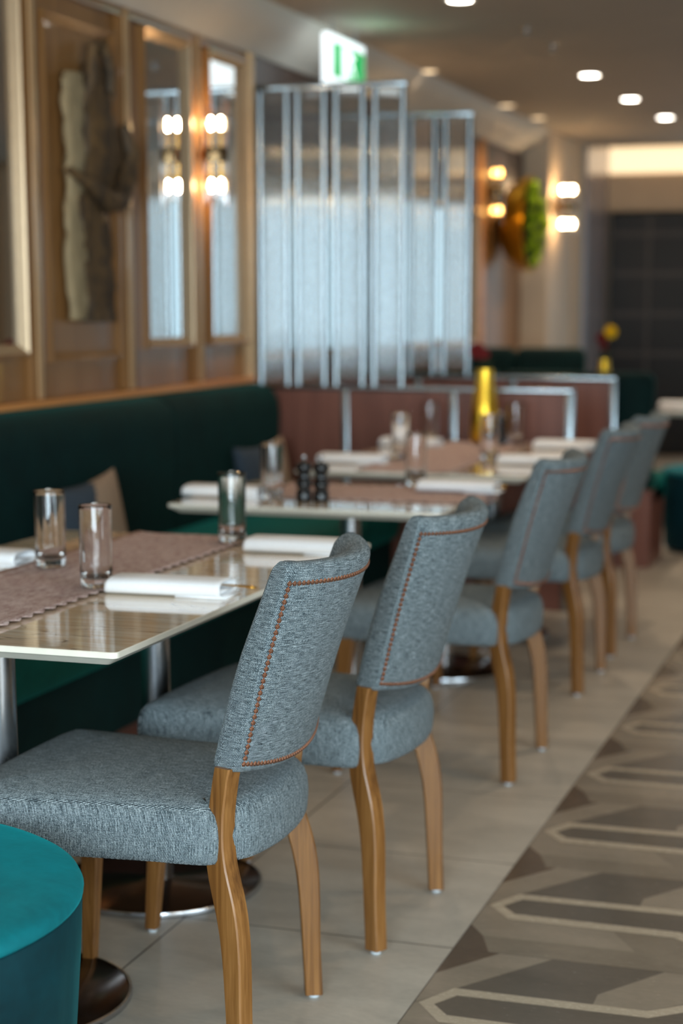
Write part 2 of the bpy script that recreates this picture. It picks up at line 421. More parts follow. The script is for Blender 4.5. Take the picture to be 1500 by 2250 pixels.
# ledge above the bench and vertical pale strips
bm = B(); box(bm, WX, WX+.055, -1, 7.64, .992, 1.016, .004); struct('trim_3', bm, M['ledge'])
k = 4
for y in (3.45, 4.20, 4.90, 5.593, 6.35, 7.05):
    bm = B(); box(bm, WX, WX+.022, y-.055, y+.055, 1.016, 2.44, .004); box(bm, WX+.02, WX+.036, y-.014, y+.014, 1.016, 2.44, .005, 1)
    struct('trim_%d' % k, bm, [M['panel'], M['trimpale']], True); k += 1
bm = B(); box(bm, WX, WX+.05, 7.615, 7.66, 1.0, 2.44, .006); struct('trim_%d' % k, bm, M['trimpale'], True); k += 1
bm = B(); box(bm, WX, WX+.03, -1, 7.64, 2.405, 2.44, .006); struct('trim_%d' % k, bm, M['panel'], True); k += 1
def moulding(y0, y1, z0, z1, w, d, m, nm, parent=None):
    bm = B()
    prof = [(0, 0), (0, d), (w*.22, d), (w*.35, d*.8), (w, .003), (w, 0)]
    R = []
    for cy, cz, sy, sz in ((y0, z0, 1, 1), (y1, z0, -1, 1), (y1, z1, -1, -1), (y0, z1, 1, -1)):
        R.append([(WX+dd, cy+sy*ww, cz+sz*ww) for ww, dd in prof])
    R.append(R[0]); rings_mesh(bm, R, False)
    for f in bm.faces:
        c = f.calc_center_median()
        if min(abs(c.y-y0), abs(c.y-y1), abs(c.z-z0), abs(c.z-z1)) > w*.25 and c.x > WX+.001 and isinstance(m, list): f.material_index = 1
    return obj(nm, bm, m, parent)
o = moulding(5.70, 6.28, 1.14, 2.34, .035, .022, M['panel'], 'trim_%d' % k); o['kind'] = 'structure'; k += 1
def mirror(y0, y1, z0, z1, label):
    t = thing('wall_mirror', label, 'mirror', (WX, (y0+y1)/2, z0), 0, 'framed mirrors on the left wall')
    m = moulding(y0, y1, z0, z1, .045, .038, [M['panel'], M['silverframe']], 'frame', t); m.location = (-WX, -(y0+y1)/2, -z0)
    bm = B(); box(bm, WX+.004, WX+.008, y0+.03, y1-.03, z0+.03, z1-.03); g = obj('mirror_glass', bm, M['mirror'], t); g.location = (-WX, -(y0+y1)/2, -z0)
    return t
mirror(4.97, 5.51, 1.17, 2.40, 'framed mirror at the left edge, left of the driftwood sculpture')
mirror(6.50, 6.97, 1.17, 2.40, 'framed mirror between the driftwood sculpture and the crystal wall sconce')
mirror(7.16, 7.61, 1.17, 2.40, 'framed mirror right of the sconce, beside the reeded glass screen')
lab = ['wall mirror seen behind the first reeded glass screen', 'wall mirror seen through the right half of the glass screens', 'wall mirror behind the far booth, left of the mossy gold bowl']
for (a, b_), L in zip(((7.75, 9.05), (9.2, 10.5), (10.62, 11.93)), lab): mirror(a, b_, 1.08, 1.97, L)
bm = B(); box(bm, WX, WX+.02, 7.68, 13.38, 1.985, 2.44, .003); struct('trim_%d' % k, bm, M['upperwood']); k += 1
for i, y in enumerate((9.12, 10.56)):
    bm = B(); box(bm, WX, WX+.03, y-.04, y+.04, 1.0, 2.44, .004); struct('trim_%d' % (k+i), bm, M['panel'])
k += 2
bm = B(); box(bm, WX, WX+.04, 11.98, 12.12, .9, 2.44, .01); struct('trim_%d' % k, bm, M['ledge'], True); k += 1

# ================================================================== SCONCES
def sconce(x, y, z, label, k=1.0, nrods=14, bulb='bulb'):
    t = thing('wall_sconce', label, 'wall lamp', (x, y, z), 0, 'crystal wall sconces')
    bm = B(); box(bm, -.10, -.085, -.035, .035, -.07, .07, .004); box(bm, -.09, -.03, -.012, .012, -.012, .012); obj('backplate', bm, M['brass'], t)
    r = .047*k
    bm = B(); lathe(bm, [(r-.002, -.03), (r+.005, -.03), (r+.006, -.02), (r+.006, .02), (r+.005, .03), (r-.002, .03), (r-.002, -.03)], 28); obj('band', bm, M['darkband'], t, True)
    for s in (1, -1):
        for dx in ((-.022*k, .022*k) if k < 1.3 else (-.036, 0, .036)):
            bm = B(); lathe(bm, [(0, -.024), (.008, -.019), (.0115, 0), (.009, .018), (0, .026)], 12, cx=dx, cz=.125*s); obj('bulb', bm, M[bulb], t, True)
            bm = B(); lathe(bm, [(0, 0), (.006, 0), (.006, .075), (0, .075)], 8, cx=dx, cz=.025 if s > 0 else -.10); obj('lamp_holder', bm, M['brass'], t, True)
    for i in range(nrods):
        a = 2*PI*i/nrods
        top = .20+.035*math.cos(a*2); bot = -.20-.02*math.cos(a*2)
        bm = B(); lathe(bm, [(0, bot), (.004, bot+.008), (.004, top-.012), (0, top)], 6, cx=r*math.cos(a), cy=r*math.sin(a)); obj('glass_rod', bm, M['glass'], t)
    return t
sconce(-2.845, 7.05, 1.955, 'crystal rod wall sconce glowing beside the nearest mirrors')
sconce(-2.86, 9.47, 2.02, 'crystal rod wall sconce glowing behind the reeded glass screens', 1.2)
sconce(-2.625, 13.55, 2.06, 'crystal rod wall sconce on the side of the far beige column', 1.5)
sconce(-2.86, 12.22, 2.10, 'wall sconce glowing left of the mossy gold bowl', 1.0, 10, 'bulb_dim')
# earlier one along the same wall, just outside the photo's left edge
sconce(-2.845, 4.90, 1.955, 'crystal rod wall sconce left of the leftmost framed mirror')

# ================================================================== CEILING FIXTURES
def downlight(x, y, label, on, grp):
    t = thing('ceiling_downlight', label, 'ceiling light', (x, y, 2.62), 0, grp)
    bm = B(); lathe(bm, [(.052, .001), (.052, -.004), (.066, -.006), (.070, -.002), (.070, .001)], 28); obj('trim_ring', bm, M['ceiling'] if not on else M['stone_edge'], t, True)
    bm = B(); lathe(bm, [(0, -.003), (.052, -.003), (.052, .001)], 28); obj('lens', bm, M['downlight_on'] if on else M['downlight_dim'], t)
    light('SPOT', (x, y, 2.60), 50 if on else 20, (1, .80, .58), .04, spot=2.1)
for x, y, L in ((-1.965, 7.66, 'bright downlight cut by the top edge of the photo'), (-1.895, 10.35, 'bright downlight, left end of the diagonal row of three'),
                (-1.865, 11.62, 'bright downlight in the middle of the diagonal row of three'), (-1.81, 12.83, 'bright downlight lowest and rightmost of all')):
    downlight(x, y, L, True, 'bright downlights')
for x, y, L in ((-2.72, 9.9, 'dim amber downlight nearest the exit sign'), (-2.69, 11.75, 'dim amber downlight above the mossy gold bowl'), (-2.66, 12.6, 'dim amber downlight above the beige column')):
    downlight(x, y, L, False, 'dim amber downlights')
for x, y, w_ in ((-.2, 2.4, 8), (.1, 4.3, 26), (.3, 7.5, 50), (-1.6, 4.6, 14), (.3, 10.5, 50), (.3, 13.5, 40), (-.5, 6.0, 36)):  # unseen warm spots added to light floor and tables; no fittings built
    light('SPOT', (x, y, 2.6), w_, (1, .80, .58), .05, spot=2.1)
for x, y, L in ((-1.86, 8.52, 'tiny round sprinkler head on the ceiling nearest the top'), (-1.86, 9.12, 'tiny round sprinkler head on the ceiling lower right of another')):
    bm = B(); lathe(bm, [(0, -.03), (.012, -.03), (.012, -.02), (.006, -.018), (.006, -.006), (.022, -.004), (.022, 0)], 16)
    tag(obj('sprinkler_head', bm, M['steel'], None, True, (x, y, 2.62)), L, 'sprinkler', 'ceiling sprinklers')

# exit sign
ys0, ys1, zs0, zs1, xs = 7.93, 8.47, 2.33, 2.56, -2.66
t = thing('exit_sign', 'lit green and white emergency exit sign hanging from the ceiling', 'exit sign', (xs, (ys0+ys1)/2, 2.62))
hy = (ys1-ys0)/2
bm = B(); box(bm, -.022, .022, -hy, hy, zs0-2.62, zs1-2.62, .01); obj('housing', bm, M['signwhite'], t)
bm = B(); box(bm, .022, .0235, -hy+.045, hy-.02, zs0-2.62+.04, zs1-2.62-.04); gp = obj('green_panel', bm, M['signgreen'], t)
bm = B()
zc = (zs0+zs1)/2-2.62
box(bm, .0236, .0245, -.10, -.0, zc-.07, zc+.07)                        # doorway
def limb(pts, w):
    for (y0, z0), (y1, z1) in zip(pts, pts[1:]):
        d = Vector((y1-y0, z1-z0)).normalized()*w/2; n = Vector((-d.y, d.x))
        q = [(y0-d.x*.3+n.x, z0-d.y*.3+n.y), (y1+d.x*.3+n.x, z1+d.y*.3+n.y), (y1+d.x*.3-n.x, z1+d.y*.3-n.y), (y0-d.x*.3-n.x, z0-d.y*.3-n.y)]
        f = [bm.verts.new((.0247, a, zc+b)) for a, b in q]; bm.faces.new(f)
limb([(.03, .045), (.055, -.005)], .03); limb([(.03, .04), (.0, .02), (.015, -.005)], .012); limb([(.035, .04), (.075, .03), (.095, .05)], .012)
limb([(.05, -.005), (.03, -.035), (.035, -.07)], .014); limb([(.055, -.005), (.085, -.025), (.11, -.06)], .014)
f = [bm.verts.new((.0247, .02+.014*math.cos(a*PI/6), zc+.062+.014*math.sin(a*PI/6))) for a in range(12)]; bm.faces.new(f)
obj('running_figure', bm, M['signwhite'], gp)
bm = B()
for y in (-.18, .18): tube(bm, [(0, y, 0), (0, y, zs1-2.62)], .005)
obj('hanger', bm, M['steel'], t)
light('POINT', (xs+.15, 8.2, 2.5), .5, (.5, 1, .75), .08)

# ================================================================== DRIFTWOOD SCULPTURE
t = thing('driftwood_sculpture', 'gnarled driftwood and pale plank sculpture hung on the brown wall panel', 'wall sculpture', (WX, 6.03, 1.28))
def slab(pts_l, pts_r, z0, z1, d0, d1, seed, n=26, rough=.012):
    rnd = random.Random(seed); bm = B(); R = []
    for i in range(n+1):
        f = i/n; z = z0+(z1-z0)*f; a = interp(pts_l, z)+rnd.uniform(-rough, rough)*.6; b = interp(pts_r, z)+rnd.uniform(-rough, rough)*.6
        ring = []
        m = 14
        for kk in range(m):
            th = 2*PI*kk/m; y = (a+b)/2+(b-a)/2*math.copysign(abs(math.cos(th))**.7, math.cos(th)); dd = (d0+d1)/2+(d1-d0)/2*math.copysign(abs(math.sin(th))**.8, math.sin(th))
            ring.append((dd+rnd.uniform(-rough, rough)*.5, y+rnd.uniform(-rough, rough)*.4, z))
        R.append(ring)
    rings_mesh(bm, R); return bm
obj('pale_plank', slab([(0, -.20), (.3, -.22), (.55, -.20), (.84, -.225), (.88, -.20)], [(0, -.10), (.3, -.06), (.55, -.10), (.6, -.08), (.88, -.07)], .01, .87, .012, .055, 3), M['barkpale'], t, True, label='pale plank')
obj('dark_trunk', slab([(0, -.11), (.3, -.13), (.42, -.17), (.55, -.09), (.75, -.09), (.93, -.03)], [(0, .12), (.3, .10), (.45, .10), (.5, .17), (.62, .24), (.72, .16), (.93, .04)], .0, .92, .01, .07, 5, 30, .02), M['barkdark'], t, True, label='dark gnarled trunk')
bm = B(); tube(bm, [(.04, -.10, .74), (.06, -.05, .85), (.06, -.03, .97), (.07, .03, .99), (.07, .09, .90), (.06, .10, .82), (.05, .03, .80), (.05, -.02, .86)], [.02, .028, .024, .022, .02, .024, .02, .012], 10)
obj('looped_branch', bm, M['barkdark'], t, True)
bm = B(); tube(bm, [(.06, -.25, .53), (.09, -.14, .49), (.10, -.02, .43), (.09, .1, .44), (.08, .20, .52), (.07, .26, .62), (.06, .22, .72)], [.012, .025, .04, .04, .04, .035, .015], 10)
obj('cross_branch', bm, M['barkdark'], t, True)

# ================================================================== BANQUETTE
t = thing('banquette_bench', 'long dark green velvet banquette bench along the panelled left wall', 'bench', (WX, 4.6, 0))
def extr(prof, y0, y1, m, nm, rnd=.03, parent=t, offy=-4.6):
    bm = B(); R = []; cx = sum(p[0] for p in prof)/len(prof); cz = sum(p[1] for p in prof)/len(prof)
    for f in (0, .12, .4, 1): 
        s = 1-rnd*(1-math.sin(f*PI/2))*1.2; R.append([(cx+(x-cx)*s, y0+rnd*f+offy, cz+(z-cz)*s) for x, z in prof])
    for f in (1, .4, .12, 0):
        s = 1-rnd*(1-math.sin(f*PI/2))*1.2; R.append([(cx+(x-cx)*s, y1-rnd*f+offy, cz+(z-cz)*s) for x, z in prof])
    rings_mesh(bm, R); return obj(nm, bm, m, parent, True)
backp = [(.005, .36), (.12, .36), (.15, .46), (.155, .6), (.165, .75), (.17, .86), (.165, .91), (.145, .955), (.11, .98), (.07, .988), (.005, .988)]
seatp = [(.03, .30), (.71, .30), (.735, .32), (.745, .36), (.745, .41), (.73, .44), (.70, .455), (.60, .462), (.30, .462), (.03, .455)]
for y0, y1 in ((-.9, 1.55), (1.56, 4.0), (4.01, 6.44), (6.45, 7.63)):
    extr(backp, y0, y1, M['velvet'], 'backrest', .02)
    extr(seatp, y0, y1, M['velvet_seat'], 'seat_cushion', .02)
bm = B(); box(bm, .02, .70, -5.4, 3.03, .08, .30); obj('front_panel', bm, M['velvet'], t)
bm = B(); box(bm, .02, .66, -5.4, 3.03, 0, .08); obj('plinth', bm, M['plinth'], t)

def cushion(label, loc, rot, w_=.52, h_=.30):
    th = thing('throw_pillow', label, 'cushion', loc, 0, 'two tone throw pillows on the bench'); th.rotation_euler = rot
    N = 36
    bms = [B(), B()]
    for side in (1, -1):
        g = {}
        for kk in (0, 1):
            for i in range(N+1):
                for j in range(N+1):
                    u = i/N*2-1; w = j/N*2-1
                    p1 = 1-.09*(1-abs(u)**2)*abs(w)**3; p2 = 1-.16*(1-abs(u)**2)*abs(w)**2.5
                    hgt = .06*max(0, (1-u*u))**.45*max(0, (1-w*w))**.45
                    g[kk, i, j] = bms[kk].verts.new((side*hgt, u*w_/2*(1-.07*(1-w*w)), w*h_/2*p2))
        for i in range(N):
            for j in range(N):
                kk = 1 if side < 0 or (i/N*1.9-j/N*.9) < .28 else 0
                bms[kk].faces.new((g[kk, i, j], g[kk, i+1, j], g[kk, i+1, j+1], g[kk, i, j+1]))
    for bm in bms:
        bmesh.ops.delete(bm, geom=[v_ for v_ in bm.verts if not v_.link_faces], context='VERTS'); bmesh.ops.remove_doubles(bm, verts=bm.verts, dist=1e-5)
    obj('front_cover', bms[0], M['cushion_beige'], th, 'all', label='taupe cloth panel')
    obj('back_cover', bms[1], M['cushion_blue'], th, 'all', label='slate blue cloth panel')
    return th
cushion('taupe and slate throw pillow leaning behind the nearest table', (-2.70, 5.47, .612), (.06, -.16, -.06))
cushion('taupe and slate throw pillow leaning behind the middle table', (-2.70, 7.20, .612), (.03, -.16, -.06))

# ================================================================== PARTITIONS with reeded screens
def partition(y, dx, label, slabel, xs_end=-1.448):
    t = thing('booth_partition', label, 'partition', (xs_end+dx, y, 0), 0, 'low booth partitions')
    L = xs_end-WX+dx
    bm = B(); box(bm, -L+.002, -.02, .002, .05, 0, .962, .002); obj('wood_panel', bm, M['redwood'], t)
    bm = B(); box(bm, -L+.002, 0, -.012, .062, .962, .98, .004); obj('top_rail', bm, M['chrome'], t, True)
    for px in (-2.484-xs_end, -1.98-xs_end, -.014):
        bm = B(); box(bm, px-.016, px+.016, -.008, .058, 0, .962, .003); obj('chrome_strip', bm, M['chrome'], t, True)
    s = thing('glass_screen', slabel, 'screen', (WX, y+.025, .98), 0, 'reeded glass screens')
    P = [-2.935, -2.895, -2.768, -2.716, -2.592, -2.536, -2.412, -2.356, -2.228]
    for i, px in enumerate(P):
        bm = B(); lathe(bm, [(0, 0), (.016, 0), (.016, 1.30), (0, 1.30)], 16, cx=px-WX+dx); 
        if i == 0 and px+dx-WX < .012: bm.free(); continue
        obj('chrome_post', bm, M['chrome'], s, True)
    bm = B(); box(bm, .003, P[-1]-WX+dx+.016, -.016, .016, 1.30, 1.325, .004); obj('head_rail', bm, M['chrome'], s, True)
    for a in range(1, 8, 2):
        x0 = P[a]-WX+dx+.014; x1 = P[a+1]-WX+dx-.014; nfl = 9; sg = 10; bm = B(); R = []
        N = nfl*sg
        top = [bm.verts.new((x0+(x1-x0)*i/N, -.004-.0022*abs(math.sin(PI*i/sg)), 1.29)) for i in range(N+1)]
        bot = [bm.verts.new((v_.co.x, v_.co.y, .02)) for v_ in top]
        tb = [bm.verts.new((v_.co.x, .004, 1.29)) for v_ in top]; bb = [bm.verts.new((v_.co.x, .004, .02)) for v_ in top]
        for i in range(N):
            bm.faces.new((bot[i], bot[i+1], top[i+1], top[i])); bm.faces.new((bb[i+1], bb[i], tb[i], tb[i+1]))
            bm.faces.new((top[i], top[i+1], tb[i+1], tb[i])); bm.faces.new((bot[i+1], bot[i], bb[i], bb[i+1]))
        bm.faces.new((bot[0], top[0], tb[0], bb[0])); bm.faces.new((top[N], bot[N], bb[N], tb[N]))
        obj('reeded_pane', bm, M['reeded'], s, True)
    return t
partition(7.68, 0, 'red brown wooden booth partition with chrome trim behind the three tables', 'reeded glass and chrome screen next to the framed mirrors')
partition(9.0, -.028, 'second red brown booth partition with chrome rail, further back', 'reeded glass and chrome screen standing on the further partition')

# far booth benches
def booth(label, x0, x1, y, facing, hb, basec='plinth'):
    L = x1-x0; t = thing('booth_bench', label, 'bench', ((x0+x1)/2, y, 0), 0 if facing > 0 else PI)
    n = 2
    for i in range(n):
        a = -L/2+L*i/n; b_ = -L/2+L*(i+1)/n
        bm = B(); box(bm, a+.004, b_-.004, 0, .14, .40, hb, .05, seg=4); obj('backrest', bm, M['velvet'], t, True)
    bm = B(); box(bm, -L/2, L/2, .1, .56, .30, .46, .03, seg=3); obj('seat_cushion', bm, M['velvet_seat'], t, True)
    bm = B(); box(bm, -L/2+.0, L/2, .002, .50, 0, .40, .004); obj('base', bm, M['redwood'], t)
    return t
booth('green velvet booth bench backing onto the further partition', -2.9, -1.30, 9.09, 1, 1.0)
booth('green velvet booth bench with its rounded back under the far column', -2.88, -2.0, 11.1, -1, 1.075)

# ================================================================== GOLD BOWL WITH MOSS
t = thing('wall_planter', 'round gold wall bowl filled with bright green moss', 'planter', (WX+.01, 12.72, 1.90))
bm = B(); R = []
prof = [(0, .0), (.16, .01), (.26, .06), (.325, .18), (.335, .22), (.325, .225), (.31, .19), (.25, .08), (.14, .03), (0, .025)]
lathe(bm, prof, 40); bmesh.ops.rotate(bm, verts=bm.verts, cent=(0, 0, 0), matrix=Matrix.Rotation(PI/2, 3, 'Y')); obj('gold_bowl', bm, M['gold'], t, True)
bm = B(); rnd = random.Random(2)
for i in range(320):
    a = rnd.uniform(0, 2*PI); r = .29*math.sqrt(rnd.random()); y, z = r*math.cos(a), r*math.sin(a)
    if y < .06: continue
    s = rnd.uniform(.025, .05); m4 = Matrix.Translation((.16+rnd.uniform(0, .15)*math.sqrt(max(0, 1-(r/.31)**2)), y, z))
    g = bmesh.ops.create_icosphere(bm, subdivisions=1, radius=s, matrix=m4)
    mi = 0 if rnd.random() < .6 else 1
    for v_ in g['verts']:
        v_.co += Vector((rnd.uniform(-1, 1), rnd.uniform(-1, 1), rnd.uniform(-1, 1)))*.008
        for f in v_.link_faces: f.material_index = mi
obj('moss', bm, [M['moss'], M['leafdark']], t, kind='stuff')

# far cabinet
t = thing('display_cabinet', 'tall dark grid fronted cabinet at the far end of the room', 'cabinet', (-2.36, 16.2, 0))
bm = B(); box(bm, -.355, .38, -.14, 0, 0, 2.13); obj('body', bm, M['dark'], t)
for x0, x1 in ((-.34, -.03), (.0, .37)):
    for z0, z1 in ((.06, .88), (.92, 1.23), (1.27, 1.58), (1.62, 1.92), (1.98, 2.10)):
        bm = B(); box(bm, x0, x1, -.150, -.142, z0, z1); obj('door', bm, M['blackmatt'], t)
bm = B()
for z in (.90, 1.25, 1.60, 1.95): box(bm, -.355, .38, -.165, -.14, z-.02, z+.02)
box(bm, -.03, .0, -.17, -.14, 0, 2.12); obj('grid_bars', bm, M['darkline'], t)

# ================================================================== TABLES
def table(label, x0, x1, y0, y1, posts, r=.24):
    t = thing('dining_table', label, 'table', ((x0+x1)/2, (y0+y1)/2, 0), 0, 'stone topped dining tables')
    hx = (x1-x0)/2; hy = (y1-y0)/2
    bm = B(); rs = []
    for ins, z in ((.028, .722), (.006, .736), (.0, .739), (.0, .7485), (.0015, .75)):
        rs.append([(x, y, z) for x, y in rrect(-hx+ins, hx-ins, -hy+ins, hy-ins, max(.012-ins*.2, .006), 4)])
    vr = rings_mesh(bm, rs, True, 0)
    for f in bm.faces:
        f.material_index = 1
        if all(v_.co.z > .7499 for v_ in f.verts): f.material_index = 0
    obj('tabletop', bm, [M['stone'], M['stone_edge']], t)
    for px, py in posts:
        lx, ly = px-(x0+x1)/2, py-(y0+y1)/2
        bm = B(); lathe(bm, [(0, .008), (.033, .008), (.033, .70), (.06, .71), (.1, .722), (0, .722)], 28, lx, ly); p = obj('post', bm, M['steel'], t, True)
        bm = B(); lathe(bm, [(0, 0), (r, 0), (r, .008), (r-.006, .012), (.05, .014), (.034, .02), (0, .02)], 56, lx, ly); obj('base_plate', bm, [M['bronze']], t, True)
        bm = B(); lathe(bm, [(r, .0005), (r+.002, .001), (r+.003, .006), (r+.001, .0125), (r-.004, .013)], 56, lx, ly); obj('base_rim', bm, M['steel'], t, True)
    return t
table('nearest stone topped dining table on two steel posts beside the front two chairs', -2.18, -1.31, 2.757, 4.265, [(-1.65, 2.95), (-1.65, 3.68)])
table('small middle stone topped dining table with black pepper mills', -2.165, -1.31, 4.935, 5.705, [(-1.70, 5.31)])
table('long stone topped dining table against the wooden partition', -2.17, -1.31, 6.10, 7.60, [(-1.65, 6.30), (-1.65, 7.05)])
tr = table('stone topped table at the right edge beyond the last chair', -1.44, -.62, 10.1, 11.5, [(-.95, 10.62), (-.95, 11.2)])
table('booth table behind the further partition, holding the yellow flower', -2.6, -1.55, 9.72, 10.38, [(-2.05, 10.05)])

def runner(label, x0, x1, y0, y1, along='y', over=(0, 0), loc_z=.7515):
    """scalloped cloth; along = long axis; over = overhang at the two ends"""
    t_w = (x1-x0) if along == 'y' else (y1-y0); L = (y1-y0) if along == 'y' else (x1-x0)
    n = int(L/.008); m = 16; bm = B(); g = []
    for i in range(n+1):
        s = L*i/n; row = []
        sc = .010*abs(math.sin(PI*s/.048))
        for j in range(m+1):
            f = j/m; w = (f-.5)*(t_w-.02) + (1 if f > .5 else -1)*sc*abs(2*f-1)**6
            z = .0035*(abs(2*f-1)**8)*(.4+abs(math.cos(PI*s/.048)))+.0006*math.sin(s*37+f*9)
            ss = s; 
            if s < over[0]: d = over[0]-s; z -= d*.9 if d > .004 else 0; ss = over[0]-min(d, .006)-d*.08
            if s > L-over[1]: d = s-(L-over[1]); z -= d*.9 if d > .004 else 0; ss = L-over[1]+min(d, .006)+d*.08
            row.append(bm.verts.new((w, ss-L/2, z) if along == 'y' else (ss-L/2, w, z)))
        g.append(row)
    for i in range(n):
        for j in range(m): bm.faces.new((g[i][j], g[i+1][j], g[i+1][j+1], g[i][j+1]))
    o = obj('table_runner', bm, M['runner'], None, 'all', ((x0+x1)/2, (y0+y1)/2, loc_z+.0005))
    md = o.modifiers.new('thick', 'SOLIDIFY'); md.thickness = .0022; md.offset = 1
    return tag(o, label, 'table runner', 'scalloped mauve table runners')
runner('scalloped mauve table runner lengthwise on the nearest table', -1.95, -1.61, 2.80, 4.255, 'y')
runner('scalloped mauve table runner across the middle table, hanging over its aisle edge', -2.0, -1.265, 5.17, 5.60, 'x', (0, .035))
runner('scalloped mauve table runner on the table against the partition', -1.95, -1.60, 6.14, 7.56, 'y')
runner('mauve table runner on the table at the right edge', -1.25, -.85, 10.14, 11.44, 'y')

# ================================================================== TABLEWARE
def make_glass():
    t = thing('highball_glass', 'x', 'drinking glass')
    bm = B(); nl = 12
    outer = [(0, .0015), (.028, .0), (.0325, .001), (.0340, .006), (.0345, .03), (.0350, .172), (.0346, .1745)]
    inner = [(.0334, .1740), (.0330, .165), (.0325, .05), (.0318, .024), (.027, .020), (.014, .0175), (0, .017)]
    lathe(bm, outer+inner, 72, wob=lambda a, k: 1 if (k < 6 or k > 11) else 1+.006*math.cos(a*nl)*(1 if k >= 8 else .2))
    obj('tumbler', bm, M['glass'], t, 'all')
    return t
G0 = make_glass()
ZT = .7505
glasses = [(-1.876, 3.615, 'clear highball glass beside the napkin at the left edge, left of the other nearby glass'), (-1.65, 3.385, 'clear highball glass closest to the camera, on the nearest runner'),
           (-1.639, 4.142, 'clear highball glass at the far end of the nearest table'), (-1.896, 5.13, 'clear highball glass left of the pepper mills on the middle table'),
           (-1.585, 5.66, 'clear highball glass at the back right of the middle table'), (-1.918, 6.62, 'clear highball glass front left on the table against the partition'),
           (-2.04, 7.5, 'clear highball glass at the back left of the table against the partition'), (-1.59, 6.73, 'clear highball glass in front of the gold vase'),
           (-1.65, 7.46, 'clear highball glass right of the gold vase'), (-1.2, 11.2, 'clear highball glass on the table at the right edge')]
for i, (x, y, L) in enumerate(glasses):
    zz = .7508 if (x < -1.95 or x > -1.61 or 4.9 < y < 5.16 or 5.61 < y < 6) else .7555
    if i == 0: G0.location = (x, y, zz); G0['label'] = L; G0['group'] = 'highball glasses'; g = G0
    else: g = dup(G0, (x, y, zz), .3*i, L, 'highball glasses')
    if y > 6 and i != 9:
        pass

def make_napkin():
    L, Wd, H = .258, .105, .037; bm = B(); R = []
    def sec(w, h, n=20):
        o = []
        for k_ in range(n):
            a = 2*PI*k_/n; c, s_ = math.cos(a), math.sin(a)
            o.append((w/2*math.copysign(abs(c)**.55, c), h/2+h/2*math.copysign(abs(s_)**.75, s_)))
        return o
    for x, sw, sh in ((-L/2, .80, .45), (-L/2+.004, .95, .85), (-L/2+.012, 1, 1), (-.04, 1.0, 1.0), (.05, .985, .99), (L/2-.012, 1, .98), (L/2, 1.0, .95), (L/2, .93, .78), (L/2-.03, .90, .70)):
        R.append([(x, a, b_) for a, b_ in sec(Wd*sw, H*sh)])
        if x == L/2 and sw < 1 or x == L/2-.03: R[-1] = [(p[0], p[1], p[2]+H*(1-sh)/2*.9) for p in R[-1]]
    rings_mesh(bm, R)
    # inner folded leaf at the open end and loose lower leaf
    a = [(L/2-.05, -.044, .010), (L/2-.05, .044, .010), (L/2+.0, .043, .0125), (L/2+.0, -.043, .0125)]
    rings_mesh(bm, [[(x, y, z) for x, y, z in a], [(x, y, z+.002) for x, y, z in a]])
    b_ = [(L/2-.10, -.045, .0), (L/2-.10, .045, .0), (L/2+.012, .05, .0), (L/2+.012, -.047, .0)]
    rings_mesh(bm, [[(x, y, z) for x, y, z in b_], [(x, y, z+.0035) for x, y, z in b_]])
    o = obj('folded_napkin', bm, M['linen'], None, 'all'); return o
N0 = make_napkin()
naps = [(-1.478, 3.375, 'white folded napkin closest to the camera at the aisle side of the nearest table', .04), (-1.43, 4.05, 'white folded napkin partly behind the nearest chair back', .03),
        (-2.085, 3.64, 'white folded napkin cut by the left edge of the photo', .0), (-2.07, 5.17, 'white folded napkin at the bench side of the middle table', .0),
        (-1.40, 5.50, 'white folded napkin at the aisle side of the middle table', .0), (-2.05, 6.42, 'white folded napkin front left on the table against the partition', .0),
        (-2.06, 7.27, 'white folded napkin back left on the table against the partition', .0), (-1.385, 6.57, 'white folded napkin front right on the table against the partition', .0),
        (-1.41, 7.33, 'white folded napkin back right on the table against the partition', .0), (-1.33, 10.45, 'white folded napkin on the table at the right edge', .0)]
for i, (x, y, L, rz) in enumerate(naps):
    zz = .7560 if i in (4,) else .7505
    if i == 0: o = N0
    else: o = N0.copy(); COL.objects.link(o)
    o.location = (x, y, zz); o.rotation_euler = (0, 0, rz); tag(o, L, 'napkin', 'white folded napkins')
# cutlery handles poking out of the aisle side napkins
def make_spoon():
    bm = B(); tube(bm, [(-.035, 0, 0), (0, 0, 0), (.03, 0, -.002), (.042, 0, -.004), (.048, 0, -.005)], [.003, .003, .0045, .0055, .003], 10)
    for v_ in bm.verts: v_.co.z *= .6; v_.co.y *= 1.3
    return obj('cutlery_handle', bm, M['brass'], None, 'all')
C0 = make_spoon()
for i, (x, y, L) in enumerate(((-1.36+.018, 3.40, 'gold cutlery handle poking out of the nearest napkin'), (-1.318, 4.07, 'gold cutlery handle tip right of the napkin behind the nearest chair'),
                               (-1.29, 5.51, 'gold cutlery handle beside the aisle napkin of the middle table'))):
    o = C0 if i == 0 else C0.copy()
    if i: COL.objects.link(o)
    o.location = (x, y, .7705 if i < 2 else .776); tag(o, L, 'cutlery', 'gold cutlery handles')

